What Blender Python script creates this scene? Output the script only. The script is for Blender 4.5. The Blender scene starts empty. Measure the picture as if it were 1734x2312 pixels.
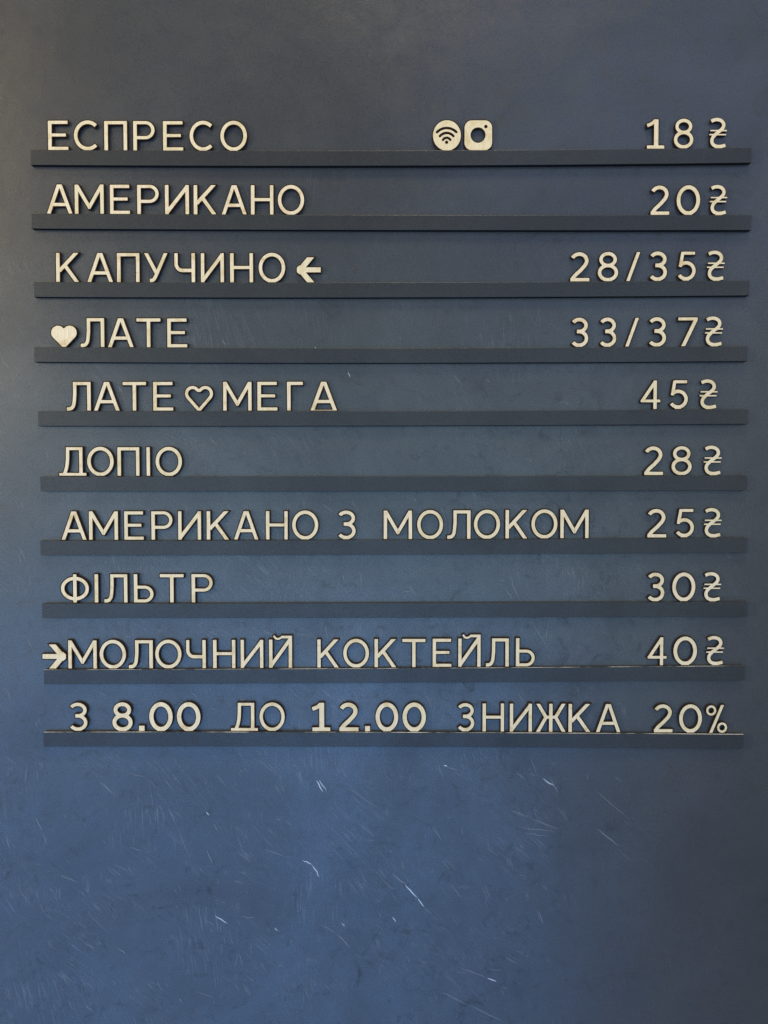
import bpy, bmesh, math, random
import numpy as np
from mathutils import Vector, Matrix, Euler
from mathutils.geometry import delaunay_2d_cdt
random.seed(7)
C = bpy.context.scene.collection

# ---------------------------------------------------------------- camera
PX = 0.0006                       # one photograph pixel on the board, in metres
F = 1746.0                        # focal length in photograph pixels
D = F * PX
PITCH, YAW = math.radians(1.85), math.radians(0.35)
cam_d = bpy.data.cameras.new('camera')
cam = bpy.data.objects.new('camera', cam_d); C.objects.link(cam)
cam.rotation_euler = Euler((math.pi/2 - PITCH, 0, YAW), 'XYZ')
RM = cam.rotation_euler.to_matrix()
cam.location = -(RM @ Vector((0, 0, -1))) * D
CL = Vector(cam.location)
cam_d.sensor_fit = 'VERTICAL'; cam_d.sensor_height = 24
cam_d.lens = 24 * F / 2312.0
cam_d.clip_start = 0.02; cam_d.clip_end = 60
bpy.context.scene.camera = cam

def at(px, py, Y=0.0):            # the place on the plane y = Y that the photograph shows at a pixel
    d = RM @ Vector(((px-867)/F, (1156-py)/F, -1))
    return CL + d * ((Y - CL.y) / d.y)

# ---------------------------------------------------------------- light
W = bpy.data.worlds.new('World'); bpy.context.scene.world = W; W.use_nodes = True
bg = W.node_tree.nodes['Background']
bg.inputs['Color'].default_value = (1.0, 0.97, 0.90, 1); bg.inputs['Strength'].default_value = 0.20
vs = bpy.context.scene.view_settings
vs.view_transform = 'Standard'; vs.look = 'None'; vs.exposure = 0; vs.gamma = 1

def area(name, loc, target, sx, sy, power, col):
    l = bpy.data.lights.new(name, 'AREA'); l.shape = 'RECTANGLE'; l.size = sx; l.size_y = sy
    l.energy = power; l.color = col
    o = bpy.data.objects.new(name, l); C.objects.link(o); o.location = loc
    o.rotation_euler = (Vector(target) - Vector(loc)).to_track_quat('-Z', 'Y').to_euler()
    return o
def wall_light(name, x0, x1, z0, z1, y, radiance, col):   # a window or glowing wall across the room, facing the board
    o = area(name, ((x0+x1)/2, y, (z0+z1)/2), ((x0+x1)/2, 0, (z0+z1)/2), x1-x0, z1-z0, radiance*math.pi*(x1-x0)*(z1-z0), col)
    return o
wall_light('blue_window', -2.9, 0.80, -3.4, -0.5, -2.60, 2.15, (0.12, 0.40, 1.0))
wall_light('pale_window', -2.9, 1.45, -0.9, 0.80, -2.70, 1.05, (0.48, 0.80, 1.0))
wall_light('far_window', 0.3, 3.2, 0.9, 3.2, -2.75, 0.75, (0.20, 0.44, 1.0))
wall_light('warm_wall_lamp', -2.9, -1.85, 0.3, 2.8, -2.60, 2.7, (1.0, 0.78, 0.42))
area('ceiling_light', (0.2, -1.25, 3.1), (0, 0, 0), 0.9, 0.7, 75, (1.0, 0.86, 0.60))
area('side_lamp', (2.9, -1.5, 1.1), (0, 0, 0), 0.6, 0.9, 24, (1.0, 0.85, 0.58))
area('side_lamp', (-3.1, -1.7, 0.4), (0, 0, 0), 0.5, 0.8, 68, (1.0, 0.90, 0.72))

# ---------------------------------------------------------------- materials
def mat(name):
    m = bpy.data.materials.new(name); m.use_nodes = True
    n = m.node_tree.nodes; n.clear()
    out = n.new('ShaderNodeOutputMaterial'); p = n.new('ShaderNodeBsdfPrincipled')
    m.node_tree.links.new(p.outputs[0], out.inputs[0])
    return m, n, m.node_tree.links, p
def noise(n, l, vec, scale, detail=4, rough=0.55, dist=0.0):
    t = n.new('ShaderNodeTexNoise'); t.inputs['Scale'].default_value = scale
    t.inputs['Detail'].default_value = detail; t.inputs['Roughness'].default_value = rough
    t.inputs['Distortion'].default_value = dist
    l.new(vec, t.inputs['Vector']); return t.outputs['Fac']
def mapr(n, l, v, a, b, c, d):
    r = n.new('ShaderNodeMapRange'); l.new(v, r.inputs[0])
    for i, x in enumerate((a, b, c, d)): r.inputs[i+1].default_value = x
    return r.outputs[0]
def mth(n, l, op, a, b):
    r = n.new('ShaderNodeMath'); r.operation = op
    for i, x in enumerate((a, b)):
        if isinstance(x, (int, float)): r.inputs[i].default_value = x
        else: l.new(x, r.inputs[i])
    return r.outputs[0]
def mixc(n, l, f, a, b):
    r = n.new('ShaderNodeMix'); r.data_type = 'RGBA'
    if isinstance(f, (int, float)): r.inputs[0].default_value = f
    else: l.new(f, r.inputs[0])
    for i, x in ((6, a), (7, b)):
        if isinstance(x, tuple): r.inputs[i].default_value = x
        else: l.new(x, r.inputs[i])
    return r.outputs[2]

def scratch_field(n, l, vec, rot, along, across, lo, hi, seedloc):
    mp = n.new('ShaderNodeMapping'); l.new(vec, mp.inputs[0])
    mp.inputs['Rotation'].default_value = (0, rot, 0)
    mp.inputs['Location'].default_value = seedloc
    mp2 = n.new('ShaderNodeMapping'); l.new(mp.outputs[0], mp2.inputs[0])
    mp2.inputs['Scale'].default_value = (across, 1, along)
    f = noise(n, l, mp2.outputs[0], 1.0, 2, 0.5, 0.15)
    return mapr(n, l, f, lo, hi, 0, 1)

def board_paint(name, base, dark, rough, spec, scratches=True):
    m, n, l, p = mat(name)
    geo = n.new('ShaderNodeNewGeometry').outputs['Position']
    big = noise(n, l, geo, 5.0, 5, 0.6, 0.6)
    mid = noise(n, l, geo, 26.0, 6, 0.65, 0.8)
    grain = noise(n, l, geo, 900.0, 2, 0.6)
    f = mth(n, l, 'ADD', mapr(n, l, big, 0.3, 0.7, 0, 0.5), mapr(n, l, mid, 0.35, 0.7, 0, 0.5))
    col = mixc(n, l, f, dark, base)
    gcol = mixc(n, l, mapr(n, l, grain, 0.3, 0.7, 0.0, 0.5), col, (0.058, 0.060, 0.068, 1) if scratches else (0.036, 0.038, 0.042, 1))
    sm = n.new('ShaderNodeMath'); sm.operation = 'MULTIPLY'
    l.new(mapr(n, l, noise(n, l, geo, 700.0, 2, 0.7), 0.3, 0.7, 0.40, 1.60), sm.inputs[0]); l.new(mapr(n, l, noise(n, l, geo, 3.2, 6, 0.68, 1.2), 0.3, 0.7, spec*0.74, spec*1.26), sm.inputs[1]); l.new(sm.outputs[0], p.inputs['Specular IOR Level'])
    r0 = mth(n, l, 'ADD', mapr(n, l, mid, 0.3, 0.7, rough+0.05, rough-0.05), mapr(n, l, grain, 0.3, 0.7, -0.06, 0.06))
    h = mth(n, l, 'ADD', mth(n, l, 'MULTIPLY', grain, 0.00009), mth(n, l, 'MULTIPLY', mid, 0.0002))
    if scratches:
        # rubbed patches: fine strokes whose slant changes from patch to patch, mostly on the lower two thirds
        wob = n.new('ShaderNodeTexNoise'); wob.inputs['Scale'].default_value = 6; l.new(geo, wob.inputs['Vector'])
        sep = n.new('ShaderNodeSeparateXYZ'); l.new(geo, sep.inputs[0])
        low = mth(n, l, 'MULTIPLY', mapr(n, l, sep.outputs[2], 0.55, -0.05, 0.12, 1.0), mapr(n, l, sep.outputs[0], 0.16, 0.40, 1.0, 0.12))
        tot = None
        for sc, seed, along, across, lo, hi, amp in ((8.0, 0.0, 26, 430, 0.56, 0.76, 0.9), (5.5, 3.7, 12, 240, 0.58, 0.80, 0.8), (13.0, 9.1, 60, 700, 0.52, 0.78, 0.55)):
            ad = n.new('ShaderNodeMixRGB'); ad.blend_type = 'ADD'; ad.inputs[0].default_value = 0.16
            l.new(geo, ad.inputs[1]); l.new(wob.outputs['Color'], ad.inputs[2])
            mo = n.new('ShaderNodeMapping'); l.new(ad.outputs[0], mo.inputs[0]); mo.inputs['Location'].default_value = (seed, 0, seed*1.3)
            vo = n.new('ShaderNodeTexVoronoi'); vo.inputs['Scale'].default_value = sc; l.new(mo.outputs[0], vo.inputs['Vector'])
            sc3 = n.new('ShaderNodeSeparateColor'); l.new(vo.outputs['Color'], sc3.inputs[0])
            ang = mapr(n, l, sc3.outputs[0], 0, 1, math.radians(64), math.radians(-8))
            vr = n.new('ShaderNodeVectorRotate'); vr.rotation_type = 'Y_AXIS'; l.new(geo, vr.inputs['Vector']); l.new(ang, vr.inputs['Angle'])
            mp2 = n.new('ShaderNodeMapping'); l.new(vr.outputs[0], mp2.inputs[0]); mp2.inputs['Scale'].default_value = (across, 1, along)
            fld = mapr(n, l, noise(n, l, mp2.outputs[0], 1.0, 2, 0.5, 0.25), lo, hi, 0, 1)
            near = mapr(n, l, vo.outputs['Distance'], 0.15, 0.62, 1, 0)
            on = mapr(n, l, sc3.outputs[1], 0.25, 0.9, 0, 1)
            one = mth(n, l, 'MULTIPLY', mth(n, l, 'MULTIPLY', fld, near), mth(n, l, 'MULTIPLY', on, amp))
            tot = one if tot is None else mth(n, l, 'ADD', tot, one)
        s = mth(n, l, 'MULTIPLY', tot, low)
        gcol = mixc(n, l, mth(n, l, 'MINIMUM', mth(n, l, 'MULTIPLY', s, 1.05), 0.9), gcol, (0.13, 0.145, 0.175, 1))
        smudge = mapr(n, l, noise(n, l, geo, 34.0, 4, 0.75, 1.6), 0.55, 0.78, 0, 0.9)
        gcol = mixc(n, l, smudge, gcol, (0.008, 0.009, 0.012, 1))
        r0 = mth(n, l, 'ADD', r0, mth(n, l, 'MULTIPLY', smudge, 0.22))
        r0 = mth(n, l, 'ADD', r0, mapr(n, l, noise(n, l, geo, 240.0, 3, 0.7), 0.3, 0.7, -0.035, 0.035))
        h = mth(n, l, 'ADD', h, mth(n, l, 'MULTIPLY', s, 0.00012))
    l.new(gcol, p.inputs['Base Color']); l.new(r0, p.inputs['Roughness'])
    b = n.new('ShaderNodeBump'); b.inputs['Strength'].default_value = 1; b.inputs['Distance'].default_value = 1
    l.new(h, b.inputs['Height']); l.new(b.outputs[0], p.inputs['Normal'])
    return m
M_board = board_paint('slate_board_paint', (0.034, 0.038, 0.045, 1), (0.019, 0.022, 0.028, 1), 0.31, 0.80)
M_ledge = board_paint('ledge_paint', (0.023, 0.025, 0.028, 1), (0.014, 0.016, 0.019, 1), 0.38, 0.43, False)

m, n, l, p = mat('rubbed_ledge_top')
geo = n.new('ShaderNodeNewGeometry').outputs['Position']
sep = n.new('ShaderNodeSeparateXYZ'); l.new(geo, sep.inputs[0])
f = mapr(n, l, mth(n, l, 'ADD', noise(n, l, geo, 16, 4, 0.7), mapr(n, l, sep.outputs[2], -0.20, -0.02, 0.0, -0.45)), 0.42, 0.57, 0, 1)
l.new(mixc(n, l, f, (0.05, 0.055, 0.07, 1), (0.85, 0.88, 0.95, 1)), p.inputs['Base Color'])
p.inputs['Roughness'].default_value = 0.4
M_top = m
m, n, l, p = mat('shaded_ledge_underside')
p.inputs['Base Color'].default_value = (0.010, 0.010, 0.011, 1); p.inputs['Roughness'].default_value = 0.8; p.inputs['Specular IOR Level'].default_value = 0.15  # shade under the ledges, painted in as a near-black matte colour
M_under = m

m, n, l, p = mat('birch_plywood_face')
tc = n.new('ShaderNodeTexCoord').outputs['Object']
oi = n.new('ShaderNodeObjectInfo')
geo = n.new('ShaderNodeNewGeometry').outputs['Position']
mp = n.new('ShaderNodeMapping'); l.new(geo, mp.inputs[0]); mp.inputs['Scale'].default_value = (900, 200, 40)
fib = noise(n, l, mp.outputs[0], 1.0, 3, 0.6)
blo = noise(n, l, geo, 70, 3, 0.6, 0.5)
c = mixc(n, l, mapr(n, l, fib, 0.3, 0.7, 0, 1), (0.58, 0.46, 0.29, 1), (0.80, 0.69, 0.51, 1))
c = mixc(n, l, mapr(n, l, blo, 0.52, 0.70, 0, 0.8), c, (0.50, 0.36, 0.16, 1))
c = mixc(n, l, mapr(n, l, oi.outputs['Random'], 0, 1, 0.0, 0.45), c, (0.62, 0.54, 0.33, 1))
l.new(c, p.inputs['Base Color']); p.inputs['Roughness'].default_value = 0.6
p.inputs['Specular IOR Level'].default_value = 0.3
b = n.new('ShaderNodeBump'); b.inputs['Distance'].default_value = 0.0002; l.new(fib, b.inputs['Height']); l.new(b.outputs[0], p.inputs['Normal'])
M_wood = m
m, n, l, p = mat('laser_burnt_edge')
geo = n.new('ShaderNodeNewGeometry').outputs['Position']
c = mixc(n, l, mapr(n, l, noise(n, l, geo, 260, 3, 0.6), 0.35, 0.7, 0, 1), (0.006, 0.004, 0.003, 1), (0.040, 0.014, 0.006, 1))
l.new(c, p.inputs['Base Color']); p.inputs['Roughness'].default_value = 0.9; p.inputs['Specular IOR Level'].default_value = 0.2
M_burn = m
m, n, l, p = mat('bare_scratch')
p.inputs['Base Color'].default_value = (0.14, 0.155, 0.19, 1); p.inputs['Roughness'].default_value = 0.4
M_scr = m
m, n, l, p = mat('deep_scratch')
p.inputs['Base Color'].default_value = (0.42, 0.46, 0.55, 1); p.inputs['Roughness'].default_value = 0.3
M_scr2 = m

# ---------------------------------------------------------------- board
ZDEP = 0.007                       # how far the ledges stand out
board = bpy.data.objects.new('menu_board', None); C.objects.link(board)
board['label'] = 'large slate blue painted menu board with ten narrow ledges and fine scratches'
board['category'] = 'menu board'
board.location = (0, 0.018, -1.0)
def link(name, bm, mats, parent=None, loc=None):
    me = bpy.data.meshes.new(name); bm.to_mesh(me); bm.free()
    for k in mats: me.materials.append(k)
    o = bpy.data.objects.new(name, me); C.objects.link(o)
    if parent:
        o.parent = parent; o.matrix_parent_inverse = Matrix.Identity(4)
        o.location = Vector(loc or (0,0,0)) - Vector(parent.location)
    elif loc: o.location = loc
    return o
bm = bmesh.new()
NX, NZ = 60, 80
hx, hz = 1.15, 1.0
def warp(x, z): return 0.0
r = bmesh.ops.create_cube(bm, size=1)
bmesh.ops.scale(bm, vec=(2*hx, 0.018, 2*hz), verts=bm.verts)
bmesh.ops.translate(bm, vec=(0, 0.009, 0), verts=bm.verts)
bmesh.ops.bevel(bm, geom=list(bm.edges), offset=0.002, segments=2, affect='EDGES')
link('panel', bm, [M_board], board)

# ledges: pixel x of the ends, pixel y of the top line at x = 100, 870, 1680, and the height of the face
LEDGE = [
 (69,1697,(338.5,340.0,333.5)), (71,1697,(482.5,485.5,485.5)), (77,1692,(637.0,638.0,633.5)), (77,1688,(784.0,786.0,782.0)),
 (86,1689,(928.5,928.0,924.0)), (91,1687,(1076.0,1076.0,1074.0)), (91,1687,(1221.0,1219.5,1214.5)), (95,1688,(1363.0,1362.0,1359.5)),
 (99,1681,(1512.5,1509.5,1503.5)), (98,1679,(1653.5,1654.0,1658.5))]
FACE_H = 0.0196
def quad(ys):
    x = (100., 870., 1680.)
    return np.polyfit(x, ys, 2)
LQ = [quad(L[2]) for L in LEDGE]
Yf = -ZDEP
for (x0, x1, ys), q in zip(LEDGE, LQ):
    bm = bmesh.new(); c = 0.0003; N = 36
    prof = [(0, 0), (-ZDEP+0.0022, 0), (-ZDEP+c, 0), (-ZDEP+c*0.3, -c*0.3), (-ZDEP, -c), (-ZDEP, -FACE_H+c), (-ZDEP+c*0.3, -FACE_H+c*0.3), (-ZDEP+c, -FACE_H), (0, -FACE_H)]
    rings = []
    for i in range(N+1):
        px = x0 + (x1-x0)*i/N
        P = at(px, np.polyval(q, px), Yf)
        rings.append([bm.verts.new((P.x, y, P.z+z)) for y, z in prof])
    for a, b_ in zip(rings, rings[1:]):
        for k in range(8):
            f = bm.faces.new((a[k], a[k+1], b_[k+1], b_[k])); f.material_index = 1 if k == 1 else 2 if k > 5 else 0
    bm.faces.new(list(reversed(rings[0]))); bm.faces.new(rings[-1])
    bmesh.ops.recalc_face_normals(bm, faces=bm.faces)
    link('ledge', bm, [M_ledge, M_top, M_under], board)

# ---------------------------------------------------------------- scratches on the paint
def sliver(bm, pts, w, mi, y=-0.00012):
    P = [at(a, b) for a, b in pts]
    top = []; bot = []
    for i, p_ in enumerate(P):
        d = (P[min(i+1, len(P)-1)] - P[max(i-1, 0)]).normalized()
        nrm = Vector((-d.z, 0, d.x)); t = i/(len(P)-1)
        ww = w*PX*0.5*(0.12 + math.sin(math.pi*t)**0.7)
        top.append((bm.verts.new(p_+nrm*ww), bm.verts.new(p_-nrm*ww), bm.verts.new(p_+Vector((0, y, 0)))))
    for a, b_ in zip(top, top[1:]):
        for u, v in ((0, 2), (2, 1)):
            f = bm.faces.new((a[u], a[v], b_[v], b_[u])); f.material_index = mi
def wobble(x0, y0, x1, y1, k=5, amp=1.2):
    return [(x0+(x1-x0)*i/k + random.uniform(-amp, amp)*(0 < i < k), y0+(y1-y0)*i/k + random.uniform(-amp, amp)*(0 < i < k)) for i in range(k+1)]
bm = bmesh.new()
strong = [  # seen one by one in the photograph
 (714,1762,730,1788,3.0,1),(720,1760,737,1787,2.0,1),(81,1845,95,1878,2.2,0),(95,1878,107,1908,1.6,0),(12,1888,23,1915,2.0,0),
 (378,1822,398,1862,1.8,0),(398,1862,428,1935,1.4,0),(466,1832,472,1841,2.0,1),(481,1858,494,1880,1.6,0),(465,1917,480,1952,2.2,0),
 (597,1917,646,1936,1.8,0),(684,1942,705,1953,2.6,1),(705,1953,722,1980,2.6,1),(485,2067,514,2085,2.6,1),(468,2078,486,2092,1.4,0),
 (724,2087,760,2108,1.6,0),(760,2108,792,2140,2.2,0),(772,2083,778,2092,1.8,1),(620,2094,626,2102,1.8,1),(266,2140,284,2154,2.0,0),
 (196,2130,214,2142,1.8,0),(192,2268,211,2284,1.6,0),(404,2255,412,2263,1.8,0),(78,2004,90,2040,1.4,0),(90,2040,102,2062,1.2,0),
 (543,2070,575,2072,1.4,0),(1002,1728,1010,1731,2.6,1),(1010,1731,1035,1739,1.6,0),(1196,1745,1210,1752,1.6,0),(1225,1757,1252,1775,2.4,1),
 (1240,1752,1262,1792,1.6,0),(1150,1830,1195,1846,1.8,0),(1195,1846,1262,1872,1.8,0),(978,1868,1000,1900,1.8,0),(885,1972,920,2000,2.8,0),
 (915,1998,943,2028,3.2,1),(943,2028,957,2048,2.6,1),(957,2048,973,2064,1.4,0),(885,2017,895,2032,1.6,0),(886,2070,894,2082,2.2,1),
 (876,1920,888,1925,1.4,0),(1040,2186,1100,2208,1.8,0),(1100,2208,1121,2217,2.8,1),(1133,2228,1146,2232,1.4,0),(995,2240,1060,2270,2.0,0),
 (1060,2270,1135,2305,2.0,0),(1345,1870,1400,1912,2.4,0),(855,2060,862,2072,1.6,0),(860,1985,890,2010,1.4,0),(1170,1868,1250,1878,1.6,0),
 (1180,1880,1240,1889,1.4,0),(1195,1700,1215,1760,1.2,0),(905,1945,912,1968,1.4,0),(990,1725,1000,1760,1.4,0),(1150,1300,1172,1355,1.6,0),
 (1140,1325,1160,1358,1.4,0),(1290,1280,1298,1308,1.6,0),(812,1287,818,1330,1.4,0),(786,840,790,852,1.6,1),(711,783,714,790,1.6,1),
 (466,1190,470,1212,1.2,0),(1168,1288,1173,1310,1.2,0),(352,1668,362,1690,1.2,0),(576,1690,590,1706,1.6,0),(592,1690,604,1706,1.6,0),
 (430,1560,450,1582,1.6,0),(255,1500,262,1520,1.0,0),(1064,1696,1075,1720,1.2,0),(1200,1400,1240,1470,1.2,0),(800,1562,812,1600,1.4,0),
 (955,1550,975,1600,1.2,0),(1340,1780,1420,1850,1.2,0),(560,1700,640,1760,1.2,0),(600,1720,630,1748,1.2,0),(780,1775,860,1830,1.2,0),
 (290,1745,330,1756,1.0,0),(330,1756,360,1785,1.0,0),(540,1568,552,1592,1.2,0),(60,1440,76,1474,1.2,0),(42,1232,60,1268,1.6,0),(36,1244,52,1282,1.2,0),
 (1640,1250,1650,1262,1.0,0),(720,1130,760,1165,1.0,0),(775,1148,780,1190,1.2,0),(100,1355,110,1372,1.0,0)]
for s in strong: sliver(bm, wobble(*s[:4]), s[4]*0.75, s[5])
rs = random.Random(21)
for k in range(520):
    x = rs.uniform(0, 1450); y = 700 + 1600*rs.random()**0.6
    if x > 1250 and y > 1900: continue
    L = rs.choice((6, 10, 14, 20, 34))*rs.uniform(0.6, 1.3); a = math.radians(rs.gauss(62, 17))
    if rs.random() < 0.12: a = math.radians(rs.uniform(5, 30))
    for j in range(rs.choice((1, 1, 1, 2, 3))):
        ox = x + j*rs.uniform(3, 8); oy = y + rs.uniform(-5, 5)
        if any(-3 < oy + dy - np.polyval(q, ox) < 40 for q in LQ for dy in (0, L*math.sin(a))): continue
        sliver(bm, wobble(ox, oy, ox+L*math.cos(a), oy+L*math.sin(a), 3, 0.7), rs.uniform(0.4, 1.0), 0, -0.00006)
o = link('scratches', bm, [M_scr, M_scr2], board); o['kind'] = 'stuff'

# ---------------------------------------------------------------- letter shapes, as distance fields in a 65-unit-high letter
G = 0.6
class Fld:
    def __init__(s, w, h):
        s.x = np.arange(-7, w+7+G, G); s.y = np.arange(-4.3, h+7+G, G)
        s.X, s.Y = np.meshgrid(s.x, s.y)
def box(g, x0, y0, x1, y1):
    return np.maximum(np.maximum(x0-g.X, g.X-x1), np.maximum(y0-g.Y, g.Y-y1))
def ell(g, cx, cy, rx, ry):
    x = g.X-cx; y = g.Y-cy
    k0 = np.hypot(x/rx, y/ry); k1 = np.hypot(x/rx**2, y/ry**2)+1e-9
    return np.where(k0 < 1e-3, -min(rx, ry), k0*(k0-1)/k1)
def U(*a):
    r = a[0]
    for b in a[1:]: r = np.minimum(r, b)
    return r
def I(*a):
    r = a[0]
    for b in a[1:]: r = np.maximum(r, b)
    return r
def seg(g, x0, y0, x1, y1, w, e0=0, e1=0):      # straight stroke with square ends
    L = math.hypot(x1-x0, y1-y0); ux, uy = (x1-x0)/L, (y1-y0)/L
    t = (g.X-x0)*ux + (g.Y-y0)*uy; s = np.abs(-(g.X-x0)*uy + (g.Y-y0)*ux)
    return np.maximum(s-w/2, np.maximum(-e0-t, t-L-e1))
def path(g, pts, w, rnd=False):                 # bent stroke, square ends
    r = None; n = len(pts)-1
    for i in range(n):
        (x0, y0), (x1, y1) = pts[i], pts[i+1]
        L = math.hypot(x1-x0, y1-y0)+1e-9; ux, uy = (x1-x0)/L, (y1-y0)/L
        t = (g.X-x0)*ux + (g.Y-y0)*uy; s = np.abs(-(g.X-x0)*uy + (g.Y-y0)*ux)
        d = np.hypot(s, t-np.clip(t, 0, L)) - w/2
        if not rnd:
            if i == 0: d = np.maximum(d, -t)
            if i == n-1: d = np.maximum(d, t-L)
        r = d if r is None else np.minimum(r, d)
    if not rnd:
        for (ax, ay), (bx, by) in ((pts[0], pts[1]), (pts[-1], pts[-2])):
            L = math.hypot(ax-bx, ay-by)+1e-9
            t = ((g.X-ax)*(ax-bx) + (g.Y-ay)*(ay-by))/L
            r = np.where(np.hypot(g.X-ax, g.Y-ay) < w*0.95, np.maximum(r, t), r)
    return r
def smooth(pts, k=6):
    out = []; P = [pts[0]]+list(pts)+[pts[-1]]
    for i in range(1, len(P)-2):
        a, b, c, d = map(np.array, P[i-1:i+3])
        for j in range(k):
            t = j/k
            out.append(tuple(0.5*((2*b)+(-a+c)*t+(2*a-5*b+4*c-d)*t*t+(-a+3*b-3*c+d)*t**3)))
    out.append(tuple(pts[-1])); return out
def arc(cx, cy, rx, ry, a0, a1, n=18):
    return [(cx+rx*math.cos(math.radians(a0+(a1-a0)*i/n)), cy+ry*math.sin(math.radians(a0+(a1-a0)*i/n))) for i in range(n+1)]
def poly(g, P):
    d = np.full(g.X.shape, 1e9); s = np.ones(g.X.shape); n = len(P)
    for i in range(n):
        (ax, ay), (bx, by) = P[i], P[i-1]
        ex, ey = bx-ax, by-ay; wx, wy = g.X-ax, g.Y-ay
        t = np.clip((wx*ex+wy*ey)/(ex*ex+ey*ey+1e-12), 0, 1)
        d = np.minimum(d, np.hypot(wx-ex*t, wy-ey*t))
        c1 = g.Y >= ay; c2 = g.Y < by; c3 = ex*wy > ey*wx
        s = np.where((c1 & c2 & c3) | (~c1 & ~c2 & ~c3), -s, s)
    return d*s
w = 8.8
def ring(g, cx, cy, rx, ry, t): return I(ell(g, cx, cy, rx, ry), -ell(g, cx, cy, rx-t, ry-t))
def foot(g, d, cx, half=9, h=3.2): return U(I(d, -g.Y), box(g, cx-half, 0, cx+half, h))
def g_E(g): return U(box(g,0,0,9,65), box(g,0,0,46,8), box(g,0,57,45,65), box(g,0,29.5,41,37))
def g_S(g):
    a = math.radians(47); x = g.X-31; y = g.Y-32.7
    wedge = I(-(x*math.sin(a)-y*math.cos(a)), -(x*math.sin(a)+y*math.cos(a)))
    return foot(g, I(ring(g,31.5,32.7,31.5,33.3,8.8), -wedge), 31.5)
def g_P(g): return U(box(g,0,0,9,65), box(g,43.2,0,52,65), box(g,0,57,52,65))
def bowl(g, y0, y1, xr, w_=8.3):
    c = (y0+y1)/2; ry = (y1-y0)/2; rx = ry*1.05; cx = xr-rx
    o = U(box(g,0,y0,cx,y1), ell(g,cx,c,rx,ry))
    i = U(box(g,9,y0+w_-.6,cx,y1-w_+.6), ell(g,cx,c,rx-w_,ry-w_+.6))
    return I(o, -i)
def g_R(g): return U(box(g,0,0,9,65), bowl(g,24.5,65,49))
def g_O(g): return foot(g, ring(g,30,32.7,30,33.3,8.7), 30)
def g_0(g): return foot(g, ring(g,27,32.7,27,33.3,9.8), 27)
def g_A(g):
    legs = I(U(seg(g,4.8,0,28.6,66,8.8,9,9), seg(g,54.2,0,30.4,66,8.8,9,9)), box(g,-2,0,61,65))
    tri = poly(g, [(9,16.5),(50,16.5),(47,24.5),(12,24.5)])
    return U(legs, tri)
def g_Abar(g): return U(g_A(g), box(g,1,0,58,2.3))
def g_M(g):
    v = U(I(seg(g,4.6,63.5,33,15,8.6,9,9), box(g,0,10.5,33.3,65)), I(seg(g,61.4,63.5,33,15,8.6,9,9), box(g,32.7,10.5,66,65)))
    return U(box(g,0,0,8.8,65), box(g,57.2,0,66,65), v)
def g_I(g): return U(box(g,0,0,9,65), box(g,46,0,55,65), I(seg(g,4.5,4,50.5,61,9,12,12), box(g,0,0,55,65)))
def g_Ish(g):
    d = I(seg(g,4.5,4,50.5,66,9,12,12), box(g,0,0,55,72))
    br = path(g, smooth([(12,74),(15,68.5),(21,66),(27,68),(31,71)]), 5.5)
    return U(box(g,0,0,9,65), box(g,46,0,55,74), d, box(g,29,67,55,74), br)
def g_K(g):
    b_ = box(g,0,0,52,65)
    return U(box(g,0,0,9,65), I(seg(g,7,24,45.5,65,8.8,0,9), b_), I(seg(g,20,37,46.5,0,8.8,0,9), b_))
def g_N(g): return U(box(g,0,0,9,65), box(g,42.5,0,51,65), box(g,5,29.3,46,37))
def g_U(g):
    a = I(seg(g,4.8,65,28,21,8.8,9,0), box(g,0,0,60,65))
    t = path(g, [(51.5,68)]+smooth([(27,14),(23,7.5),(19,4.6),(13,4)]), 8.6)
    return U(a, I(t, box(g,-1,0,55.5,65)))
def g_Ch(g): return U(box(g,39,0,48,65), path(g, [(4.4,65),(4.4,44)]+arc(19.4,41,15,14.5,180,270,10)+[(40,26.5)], 8.6))
def g_L(g):
    leg = path(g, [(18.6,65),(18.6,36)]+smooth([(18.2,30),(16.5,15),(12.5,7),(7,4.3),(0,4.2)]), 8.6)
    return U(box(g,46,0,55,65), box(g,14.3,57,55,65), leg)
def g_T(g): return U(box(g,0,57,54,65), box(g,22.6,0,31.4,65))
def g_G(g): return U(box(g,0,0,9,65), box(g,0,57,37,65))
def g_D(g):
    leg = I(path(g, smooth([(19.5,67),(19.2,40),(17,20),(11,2)]), 8.4), box(g,0,0,61,65))
    return U(box(g,0,0,61,7.2), box(g,44.5,0,53,65), box(g,15.3,57.5,53,65), leg)
def g_Yi(g): return box(g,0,0,9,65)
def g_3w(wd):
    def f(g):
        t = path(g, arc(20,48,16,13.2,152,-90,22)+[(14,34.8)], wd)
        b_ = path(g, [(14,34.6)]+arc(20,19.4,17.2,15.2,90,-148,24), wd)
        return foot(g, U(t, b_), 20, 8)
    return f
def g_F(g): return U(ring(g,32,32,32,27.5,8.6), box(g,27.6,0,36.4,65))
def g_Soft(g): return U(box(g,0,0,9,65), bowl(g,0,39,45))
def g_Zh(g):
    b_ = box(g,0,0,68,65)
    return U(box(g,29.6,0,38.4,65), box(g,22,30,46,37.6), *[I(seg(g,34+s*11,33.8,34+s*29.5,yy,8.6,2,9), b_) for s in (-1,1) for yy in (0,65)])
def g_1(g): return U(box(g,17.5,0,28.5,65), box(g,2,0,42,8.5), I(path(g, smooth([(2,50.5),(10,53.5),(17,58),(24,66)]), 8.6), box(g,-1,0,28.5,65)))
def g_2(g):
    t = path(g, arc(22,46,16.3,14.7,158,-25,18)+smooth([(34,35),(24,24),(13,14),(6.5,5)],4), 9.4)
    return I(U(t, box(g,2,0,45,8.8)), box(g,0,0,46,66))
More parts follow.
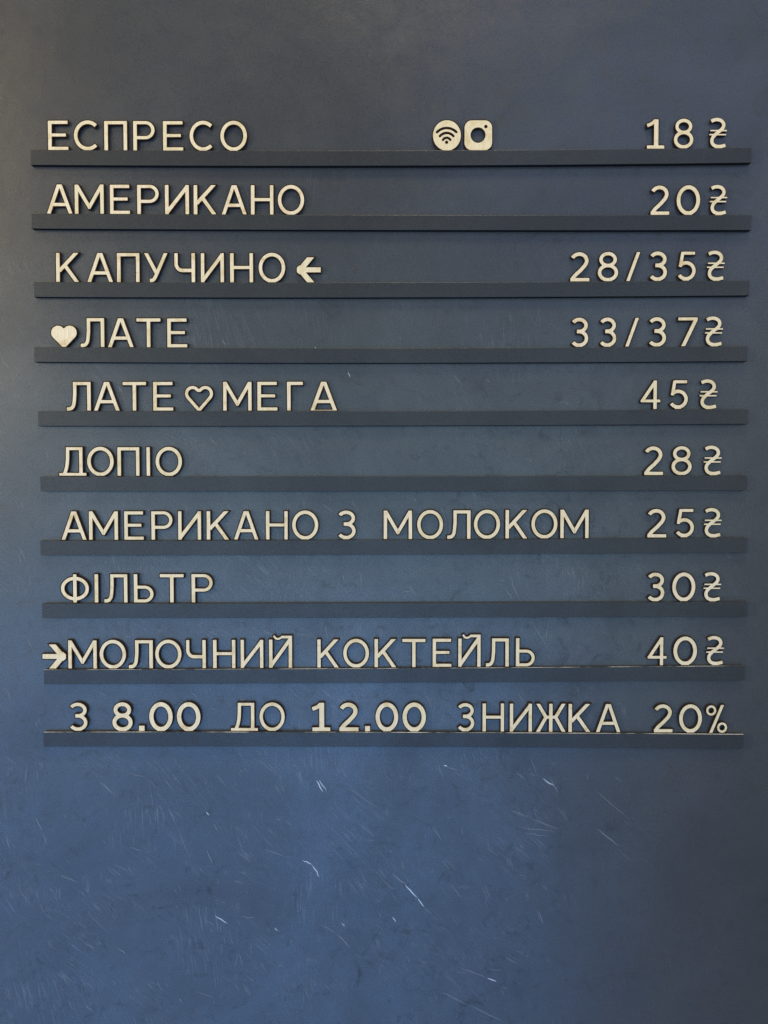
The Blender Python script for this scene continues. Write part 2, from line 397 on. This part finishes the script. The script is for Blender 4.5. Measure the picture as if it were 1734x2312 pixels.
def g_4(g):
    b_ = box(g,0,0,46,66)
    return U(box(g,29,0,38,65), box(g,2,15,46,22.5), I(seg(g,33,61,4.5,18.6,8.6,9,4), box(g,0,15,38,65)))
def g_5(g):
    return foot(g, U(box(g,11,57,41,65), seg(g,12.5,61,7.5,31.5,8.6,3,1.5), path(g, arc(20.5,22.3,18,17.6,128,-150,24), 9)), 20.5, 8)
def g_7(g): return U(box(g,0,57,45,65), I(seg(g,40.5,60,12,0,9.4,9,9), box(g,0,0,45,65)))
def g_8(g): return foot(g, U(ring(g,23,48.3,20,17.4,8.8), ring(g,23,19.5,23,20.2,9)), 23, 8)
def g_sl(g): return I(seg(g,4.2,0,27.8,65,8.6,9,9), box(g,0,0,32,65))
def g_dot(g): return box(g,0,0,12,12)
def g_pct(g): return U(ring(g,12,51.5,12,12.5,6.5), ring(g,37,12.5,12,12.5,6.5), I(seg(g,11.5,0,37.5,65,8,9,9), box(g,0,0,49,65)))
def g_UAH(g):
    s = path(g, smooth([(4,58.5),(11,61.5),(20,62),(28.5,58.5),(32.5,51.5),(30.5,44),(23,37),(14,30),(7.5,22.5),(6,14),(10,7),(18,4),(27,4),(37,6.5)]), 7.2)
    return foot(g, s, 21, 7, 2.5)
def g_UAHbars(g): return U(box(g,2,36.8,40,39.8), box(g,0,28,38,31))
def g_arr(g):
    b_ = box(g,0,0,55,56)
    hd = U(I(seg(g,8,28,34,58,13,9,9)), I(seg(g,8,28,34,-2,13,9,9)))
    return I(U(hd, box(g,10,22,55,34), poly(g, [(0,28),(16,14),(20,28),(16,42)])), b_, -g.X + 0*g.X)
def g_arrR(g):
    gg = Fld.__new__(Fld); gg.X = 55-g.X; gg.Y = g.Y; return g_arr(gg)
def heart_pts(W_, H_):            # two round lobes over a rounded wedge
    r = W_*0.275; cx = W_/2; P = []
    cy = H_-r
    P += [(cx, cy+r*0.62)]
    P += arc(cx+(W_/2-r), cy, r, r, 142, -38, 22)
    P += [(cx+3.2, -1.0), (cx, -3.0), (cx-3.2, -1.0)]
    P += [(2*cx-x, y) for x, y in reversed(arc(cx+(W_/2-r), cy, r, r, 142, -38, 22))]
    return P
def g_heart(g): return I(poly(g, heart_pts(59,48)), -g.Y)
def g_heartO(g):
    a = I(poly(g, heart_pts(64,56)), -g.Y); return I(a, -(poly(g, heart_pts(64,56))+7.8))
def g_wifi(g):
    c = I(ell(g,32,32.8,32,33.6), -g.Y)
    cut = U(*[path(g, arc(31.4,18,r,r,90-a,90+a,14), t, True) for r, a, t in ((9.8,58,4.3),(20.3,49,4.5),(31,45,4.6))], ell(g,31.4,18,3.2,3.2))
    return I(c, -cut)
def g_cam(g):
    x = np.abs(g.X-31.6)-14.6; y = np.abs(g.Y-33)-16; r = 17
    rr = np.hypot(np.maximum(x,0), np.maximum(y,0))+np.minimum(np.maximum(x,y),0)-r
    return I(rr, -ell(g,31,33.4,16.4,16.4), -ell(g,48.6,51.8,3.4,3.4))

# char: (function, nominal width, nominal height, object name, category, spoken kind)
GL = {'Е':(g_E,46,65),'С':(g_S,56,66),'П':(g_P,52,65),'Р':(g_R,49,65),'О':(g_O,60,66),'А':(g_A,59,65),'М':(g_M,66,65),'И':(g_I,55,65),
 'К':(g_K,51,65),'Н':(g_N,51,65),'У':(g_U,55.5,65),'Ч':(g_Ch,48,65),'Л':(g_L,55,65),'Т':(g_T,54,65),'Г':(g_G,37,65),'Д':(g_D,61,65),
 'І':(g_Yi,9,65),'З':(g_3w(8.6),41.5,66),'Ф':(g_F,64,65),'Ь':(g_Soft,45,65),'Й':(g_Ish,55,74),'Ж':(g_Zh,68,65),'a':(g_Abar,59,65),
 '0':(g_0,54,66),'1':(g_1,42,65),'2':(g_2,45,66),'3':(g_3w(9.4),41.8,66),'4':(g_4,46,65),'5':(g_5,43,65),'7':(g_7,45,65),'8':(g_8,46,66),
 '/':(g_sl,32,65),'.':(g_dot,12,12),'%':(g_pct,49,65),'₴':(g_UAH,40,66),'<':(g_arr,55,56),'>':(g_arrR,55,56),'h':(g_heart,59,48),
 'o':(g_heartO,64,56),'w':(g_wifi,64,66.5),'c':(g_cam,63.2,66)}

def contours(g, d, lev):
    """closed loops where d == lev, corners simplified"""
    s = d - lev; s = np.where(np.abs(s) < 1e-6, 1e-6, s)
    inside = s < 0; ny, nx = s.shape
    code = inside[:-1,:-1]*1 + inside[:-1,1:]*2 + inside[1:,1:]*4 + inside[1:,:-1]*8
    nxt = {}; pos = {}
    def ep(kind, i, j):
        k = (kind, i, j)
        if k not in pos:
            if kind == 0: a, b = s[i,j], s[i,j+1]; t = a/(a-b); pos[k] = (g.x[j]+G*t, g.y[i])
            else: a, b = s[i,j], s[i+1,j]; t = a/(a-b); pos[k] = (g.x[j], g.y[i]+G*t)
        return k
    T = {1:[(3,0)],2:[(0,1)],3:[(3,1)],4:[(1,2)],5:[(3,0),(1,2)],6:[(0,2)],7:[(3,2)],8:[(2,3)],9:[(2,0)],10:[(0,1),(2,3)],11:[(2,1)],12:[(1,3)],13:[(1,0)],14:[(0,3)]}
    for i, j in zip(*np.nonzero((code > 0) & (code < 15))):
        E_ = [(0,i,j),(1,i,j+1),(0,i+1,j),(1,i,j)]
        for a, b in T[int(code[i,j])]: nxt[ep(*E_[a])] = ep(*E_[b])
    loops = []
    while nxt:
        k0 = next(iter(nxt)); lp = [k0]; k = nxt.pop(k0)
        while k != k0 and k in nxt: lp.append(k); k = nxt.pop(k)
        P = [pos[q] for q in lp]
        P = simp(P)
        if len(P) >= 3:
            A = sum(P[i-1][0]*P[i][1]-P[i][0]*P[i-1][1] for i in range(len(P)))/2
            if abs(A) > 1.2: loops.append(P)
    return loops
def simp(P, eps=0.13):
    A = np.array(P); n = len(A)
    if n < 8: return P
    i0 = int(np.argmin(A[:,0]+A[:,1])); A = np.roll(A, -i0, axis=0)
    i1 = int(np.argmax(np.hypot(*(A-A[0]).T)))
    def rdp(a, b):
        st = [(a, b)]; keep = {a, b}
        B = np.vstack([A, A[:1]])
        while st:
            u, v = st.pop()
            if v-u < 2: continue
            p0, p1 = B[u], B[v]; dv = p1-p0; L = np.hypot(*dv)+1e-12
            ds = np.abs(dv[0]*(B[u+1:v,1]-p0[1])-dv[1]*(B[u+1:v,0]-p0[0]))/L
            k = int(np.argmax(ds))
            if ds[k] > eps: k += u+1; keep.add(k); st += [(u, k), (k, v)]
        return keep
    ks = sorted((rdp(0, i1) | rdp(i1, n))-{n})
    return [tuple(A[k]) for k in ks]

THK = 0.003; RIM = 1.55
def build_mesh(ch, bold=0.0):
    fn, W_, H_ = GL[ch]
    g = Fld(W_, H_); d = fn(g)
    d = d - bold; dface = d + (0.85 if ch in '0123457/8%.' else 0.6); rim = 0.8 if ch == '₴' else 1.1 if ch in '0123457/8%.' else RIM; dbody = np.maximum(d-rim, -RIM-g.Y)
    if ch == '₴':
        bars = g_UAHbars(g); dface = U(d, bars+0.05); dbody = U(dbody, bars-0.5)
    me_v = []; me_f = []; mi = []
    def slab(loops, y0, y1, m_cap, m_side):
        allp = [Vector((x-W_/2, y)) for lp in loops for x, y in lp]
        ed = []; o_ = 0
        for lp in loops:
            ed += [(o_+k, o_+(k+1) % len(lp)) for k in range(len(lp))]; o_ += len(lp)
        v2, _, tris, *_r = delaunay_2d_cdt(allp, ed, [], 0, 1e-6)
        def inside(p_):
            c_ = False
            for a, b in ed:
                P_, Q_ = allp[a], allp[b]
                if (P_.y > p_.y) != (Q_.y > p_.y) and p_.x < (Q_.x-P_.x)*(p_.y-P_.y)/(Q_.y-P_.y)+P_.x: c_ = not c_
            return c_
        tris = [t for t in tris if inside((v2[t[0]]+v2[t[1]]+v2[t[2]])/3)]
        base = len(me_v)
        for p_ in allp: me_v.append((p_.x, y1, p_.y))
        nb = len(allp)
        for p_ in allp: me_v.append((p_.x, y0, p_.y))
        cb = len(me_v)
        for p_ in v2: me_v.append((p_.x, y1, p_.y))
        for t in tris:
            a, b, c = (v2[k] for k in t)
            cz = (b-a).x*(c-a).y-(b-a).y*(c-a).x
            if abs(cz) < 1e-7: continue
            ccw = cz > 0
            t = t if ccw else t[::-1]        # seen from -Y, x right and z up: ccw is outward
            me_f.append(tuple(cb+k for k in t)); mi.append(m_cap)
        o_ = 0
        for lp in loops:
            n_ = len(lp)
            for k in range(n_):
                a, b = o_+k, o_+(k+1) % n_
                me_f.append((base+b, base+a, base+nb+a, base+nb+b)); mi.append(m_side)
            o_ += n_
    # y in metres, x and z in letter units (the object scales x and z)
    slab(contours(g, dbody, 0), 0, -THK, 1, 1)
    slab(contours(g, dface, 0), -THK, -THK-0.00012, 0, 1)
    me = bpy.data.meshes.new('glyph')
    me.from_pydata([(x*PX, y, z*PX) for x, y, z in me_v], [], me_f)
    me.materials.append(M_wood); me.materials.append(M_burn)
    me.polygons.foreach_set('material_index', mi); me.update()
    return me
MESH = {}

ROWS = [
 [('ЕСПРЕСО',[(108,154.5),(166.5,222.5),(235,287.3),(300.5,349.5),(367.7,413.8),(427.8,482.4),(497,558)]),
  ('w',[(977,1041)]),('c',[(1048.3,1111.5)]),('18',[(1458,1500.8),(1520.9,1566.2)]),('₴',[(1601.4,1641)])],
 [('АМЕРИКАНО',[(104.8,164.2),(168.4,234.8),(247.8,293.6),(309.3,359),(372.2,427.1),(436.9,488.3),(499.9,557.6),(566,617.7),(627,687)]),
  ('20',[(1466.6,1511.9),(1527,1581.2)]),('₴',[(1602.4,1641.6)])],
 [('КАПУЧИНО',[(126.2,178.1),(196.3,255.4),(263.8,315.3),(325,379.8),(393.3,441),(453.2,506),(519,571.8),(583.6,644.4)]),('<',[(669.7,724.6)]),
  ('28/35',[(1285.3,1331.4),(1349.3,1396.3),(1413.6,1446),(1464.8,1506.5),(1528.3,1571.4)]),('₴',[(1595.9,1636)])],
 [('h',[(114.9,173.9)]),('ЛАТЕ',[(181.5,236),(242.7,302.6),(308,363),(377.3,422.9)]),
  ('33/37',[(1288.2,1328.7),(1352.3,1391.9),(1411.2,1443),(1462.7,1504.4),(1530.3,1575.6)]),('₴',[(1591.4,1632.2)])],
 [('ЛАТЕ',[(150.2,205.2),(211.2,270.7),(276.7,330.3),(345.4,391.2)]),('o',[(417.3,481.4)]),
  ('МЕГa',[(503.4,568.5),(580.8,626.6),(647.7,684.4),(700,761.8)]),('45',[(1445.5,1491.6),(1510.4,1553.6)]),('₴',[(1579.5,1619.7)])],
 [('ДОПІО',[(133.3,195.1),(196.5,257),(264.8,315.2),(330.6,339.2),(350.9,411.4)]),('28',[(1452,1498),(1515.5,1562.5)]),('₴',[(1588.4,1629.2)])],
 [('АМЕРИКАНО',[(138,195.9),(200.5,266.8),(280.3,324.6),(341.4,390),(401.8,454.5),(466.3,517),(527.5,584),(600,649.9),(659.2,719)]),
  ('З',[(761.2,803.4)]),('МОЛОКОМ',[(865.8,930.8),(941.4,1000.8),(1009.3,1062.9),(1069.6,1129.5),(1140.9,1190.7),(1199.2,1259),(1264.6,1329.5)]),
  ('25',[(1458.9,1505),(1523.8,1567.6)]),('₴',[(1589,1629.2)])],
 [('ФІЛЬТР',[(137.2,201.4),(213.2,222.2),(235.1,288.3),(301.8,346.9),(360.8,415.3),(432.2,480.7)]),('30',[(1459.8,1500.6),(1517,1570.6)]),('₴',[(1588,1628)])],
 [('>',[(95.5,149.5)]),('МОЛОЧНИЙ',[(153.7,219),(224.7,284.9),(290.3,345.5),(350.1,410.3),(420,465.1),(480.5,531.8),(543,595),(607,660)]),
  ('КОКТЕЙЛЬ',[(716,765),(774.6,833.6),(845.2,894.6),(908,961),(976.4,1019.6),(1034.2,1085.5),(1096.7,1149.2),(1164.2,1207.8)]),
  ('40',[(1461.3,1505.8),(1519.6,1574.3)]),('₴',[(1594.3,1634.5)])],
 [('З',[(155.3,197.7)]),('8.00',[(253.7,299.2),(313.5,326.2),(337,389.9),(399.5,452.7)]),('ДО',[(521,582.8),(585.5,643.3)]),
  ('12.00',[(703.2,745.6),(764.2,809.3),(824,835.5),(847.9,899.2),(908.8,961.7)]),
  ('ЗНИЖКА',[(1031.1,1071.3),(1089,1138.4),(1150.7,1201.3),(1209.8,1277.3),(1283,1333),(1344.8,1401.8)]),
  ('20%',[(1473.6,1519.3),(1532.5,1585.3),(1593.3,1642.6)])]]
CYR = dict(zip('ЕСПРОАМИКНУЧЛТГДІЗФЬЙЖ', 'Ye Es Pe Er O A Em Y Ka En U Che El Te He De I Ze Ef soft-sign short-Y Zhe'.split()))
ROM = {'ЕСПРЕСО':'espreso','АМЕРИКАНО':'amerykano','КАПУЧИНО':'kapuchyno','ЛАТЕ':'late','МЕГА':'meha','ДОПІО':'dopio','МОЛОКОМ':'molokom','ФІЛЬТР':'filtr','МОЛОЧНИЙ':'molochnyi','КОКТЕЙЛЬ':'kokteil','ДО':'do','ЗНИЖКА':'znyzhka'}
ORD = ['top','second','third','fourth','fifth','sixth','seventh','eighth','ninth','bottom']
NTH = ['first','second','third','fourth','fifth','sixth','seventh','eighth','ninth']
SPECIAL = {
 'w': ('wifi_symbol','symbol','round plywood disc with cut out wifi waves on the top ledge'),
 'c': ('camera_symbol','symbol','rounded square plywood camera symbol with round hole on the top ledge'),
 '<': ('arrow_symbol','arrow','plywood arrow pointing left after КАПУЧИНО on the third ledge'),
 '>': ('arrow_symbol','arrow','plywood arrow pointing right before МОЛОЧНИЙ on the ninth ledge'),
 'h': ('heart_symbol','heart','solid pale plywood heart before ЛАТЕ on the fourth ledge'),
 'o': ('heart_symbol','heart','hollow plywood heart outline between ЛАТЕ and МЕГА on the fifth ledge')}
YB = -0.0012                       # back of the letters, just off the board
for ri, row in enumerate(ROWS):
    price = {0:'18',1:'20',2:'28/35',3:'33/37',4:'45',5:'28',6:'25',7:'30',8:'40'}
    for word, xs in row:
        shown = word.replace('a', 'А')
        for ci, (ch, (x0, x1)) in enumerate(zip(word, xs)):
            bold = 0.75 if word in ('8.00', '12.00') else 0.0
            if (ch, bold) not in MESH: MESH[ch, bold] = build_mesh(ch, bold)
            W_ = GL[ch][1]; xm = (x0+x1)/2; yb = np.polyval(LQ[ri], xm)
            foot_z = at(xm, yb, Yf).z
            yfront = YB - THK
            A = at(x0, yb-30, yfront); B = at(x1, yb-30, yfront)
            k = 'first' if len(word) == 1 else NTH[ci]
            if ch in SPECIAL: name, cat, lab = SPECIAL[ch]; grp = None
            elif ch == '₴':
                name, cat = 'hryvnia_sign', 'currency sign'
                lab = f'thin plywood hryvnia sign with two bars after the price {price[ri]} on the {ORD[ri]} ledge'; grp = 'hryvnia signs ending the prices'
            elif ch == '/':
                name, cat = 'slash', 'punctuation'; lab = f'plywood slash inside the price {word} on the {ORD[ri]} ledge'; grp = 'slashes in the prices'
            elif ch == '.':
                name, cat = 'full_stop', 'punctuation'; lab = f'small square plywood full stop inside the {"later" if word[0]=="1" else "earlier"} time {word} on the bottom ledge'; grp = 'full stops on the bottom ledge'
            elif ch == '%':
                name, cat = 'percent_sign', 'symbol'; lab = 'plywood percent sign ending the bottom ledge after 20'; grp = None
            elif ch.isdigit():
                name, cat = 'digit', 'digit'
                lab = f'pale plywood digit {ch}, {k} character of ' + {'12.00': 'the later time 12.00', '8.00': 'the earlier time 8.00', '20%': 'the discount 20%'}.get(word, 'the price ' + word) + f' on the {ORD[ri]} ledge'; grp = 'plywood digits on the ledges'
            else:
                name, cat = 'letter', 'letter'; cc = 'А' if ch == 'a' else ch
                grp = 'plywood letters on the ledges'
                if len(word) == 1:
                    lab = f'pale plywood letter З alone ' + ('between АМЕРИКАНО and МОЛОКОМ on the seventh ledge' if ri == 6 else 'starting the bottom ledge before 8.00')
                elif ch == 'a': lab = 'plywood letter А with thin foot bar, last letter of МЕГА on the fifth ledge'
                else: lab = f'pale plywood letter {cc} ({CYR[cc]}), {k} of {shown} ({ROM[shown]}) on the {ORD[ri]} ledge'
            o = bpy.data.objects.new(name, MESH[ch, bold]); C.objects.link(o)
            sx = (B.x-A.x)/(W_*PX)
            o.location = ((A.x+B.x)/2, YB, foot_z + RIM*PX)
            o.scale = (sx, 1, 1.0)
            if ch not in '<>': o.rotation_euler = (math.radians(random.uniform(0, 0.5)), 0, math.radians(random.uniform(-.6, .6)))
            o['label'] = lab; o['category'] = cat
            if grp: o['group'] = grp
print('left ends', [round(at(L[0], L[2][0], Yf).x, 4) for L in LEDGE], 'right', [round(at(L[1], L[2][2], Yf).x, 4) for L in LEDGE])
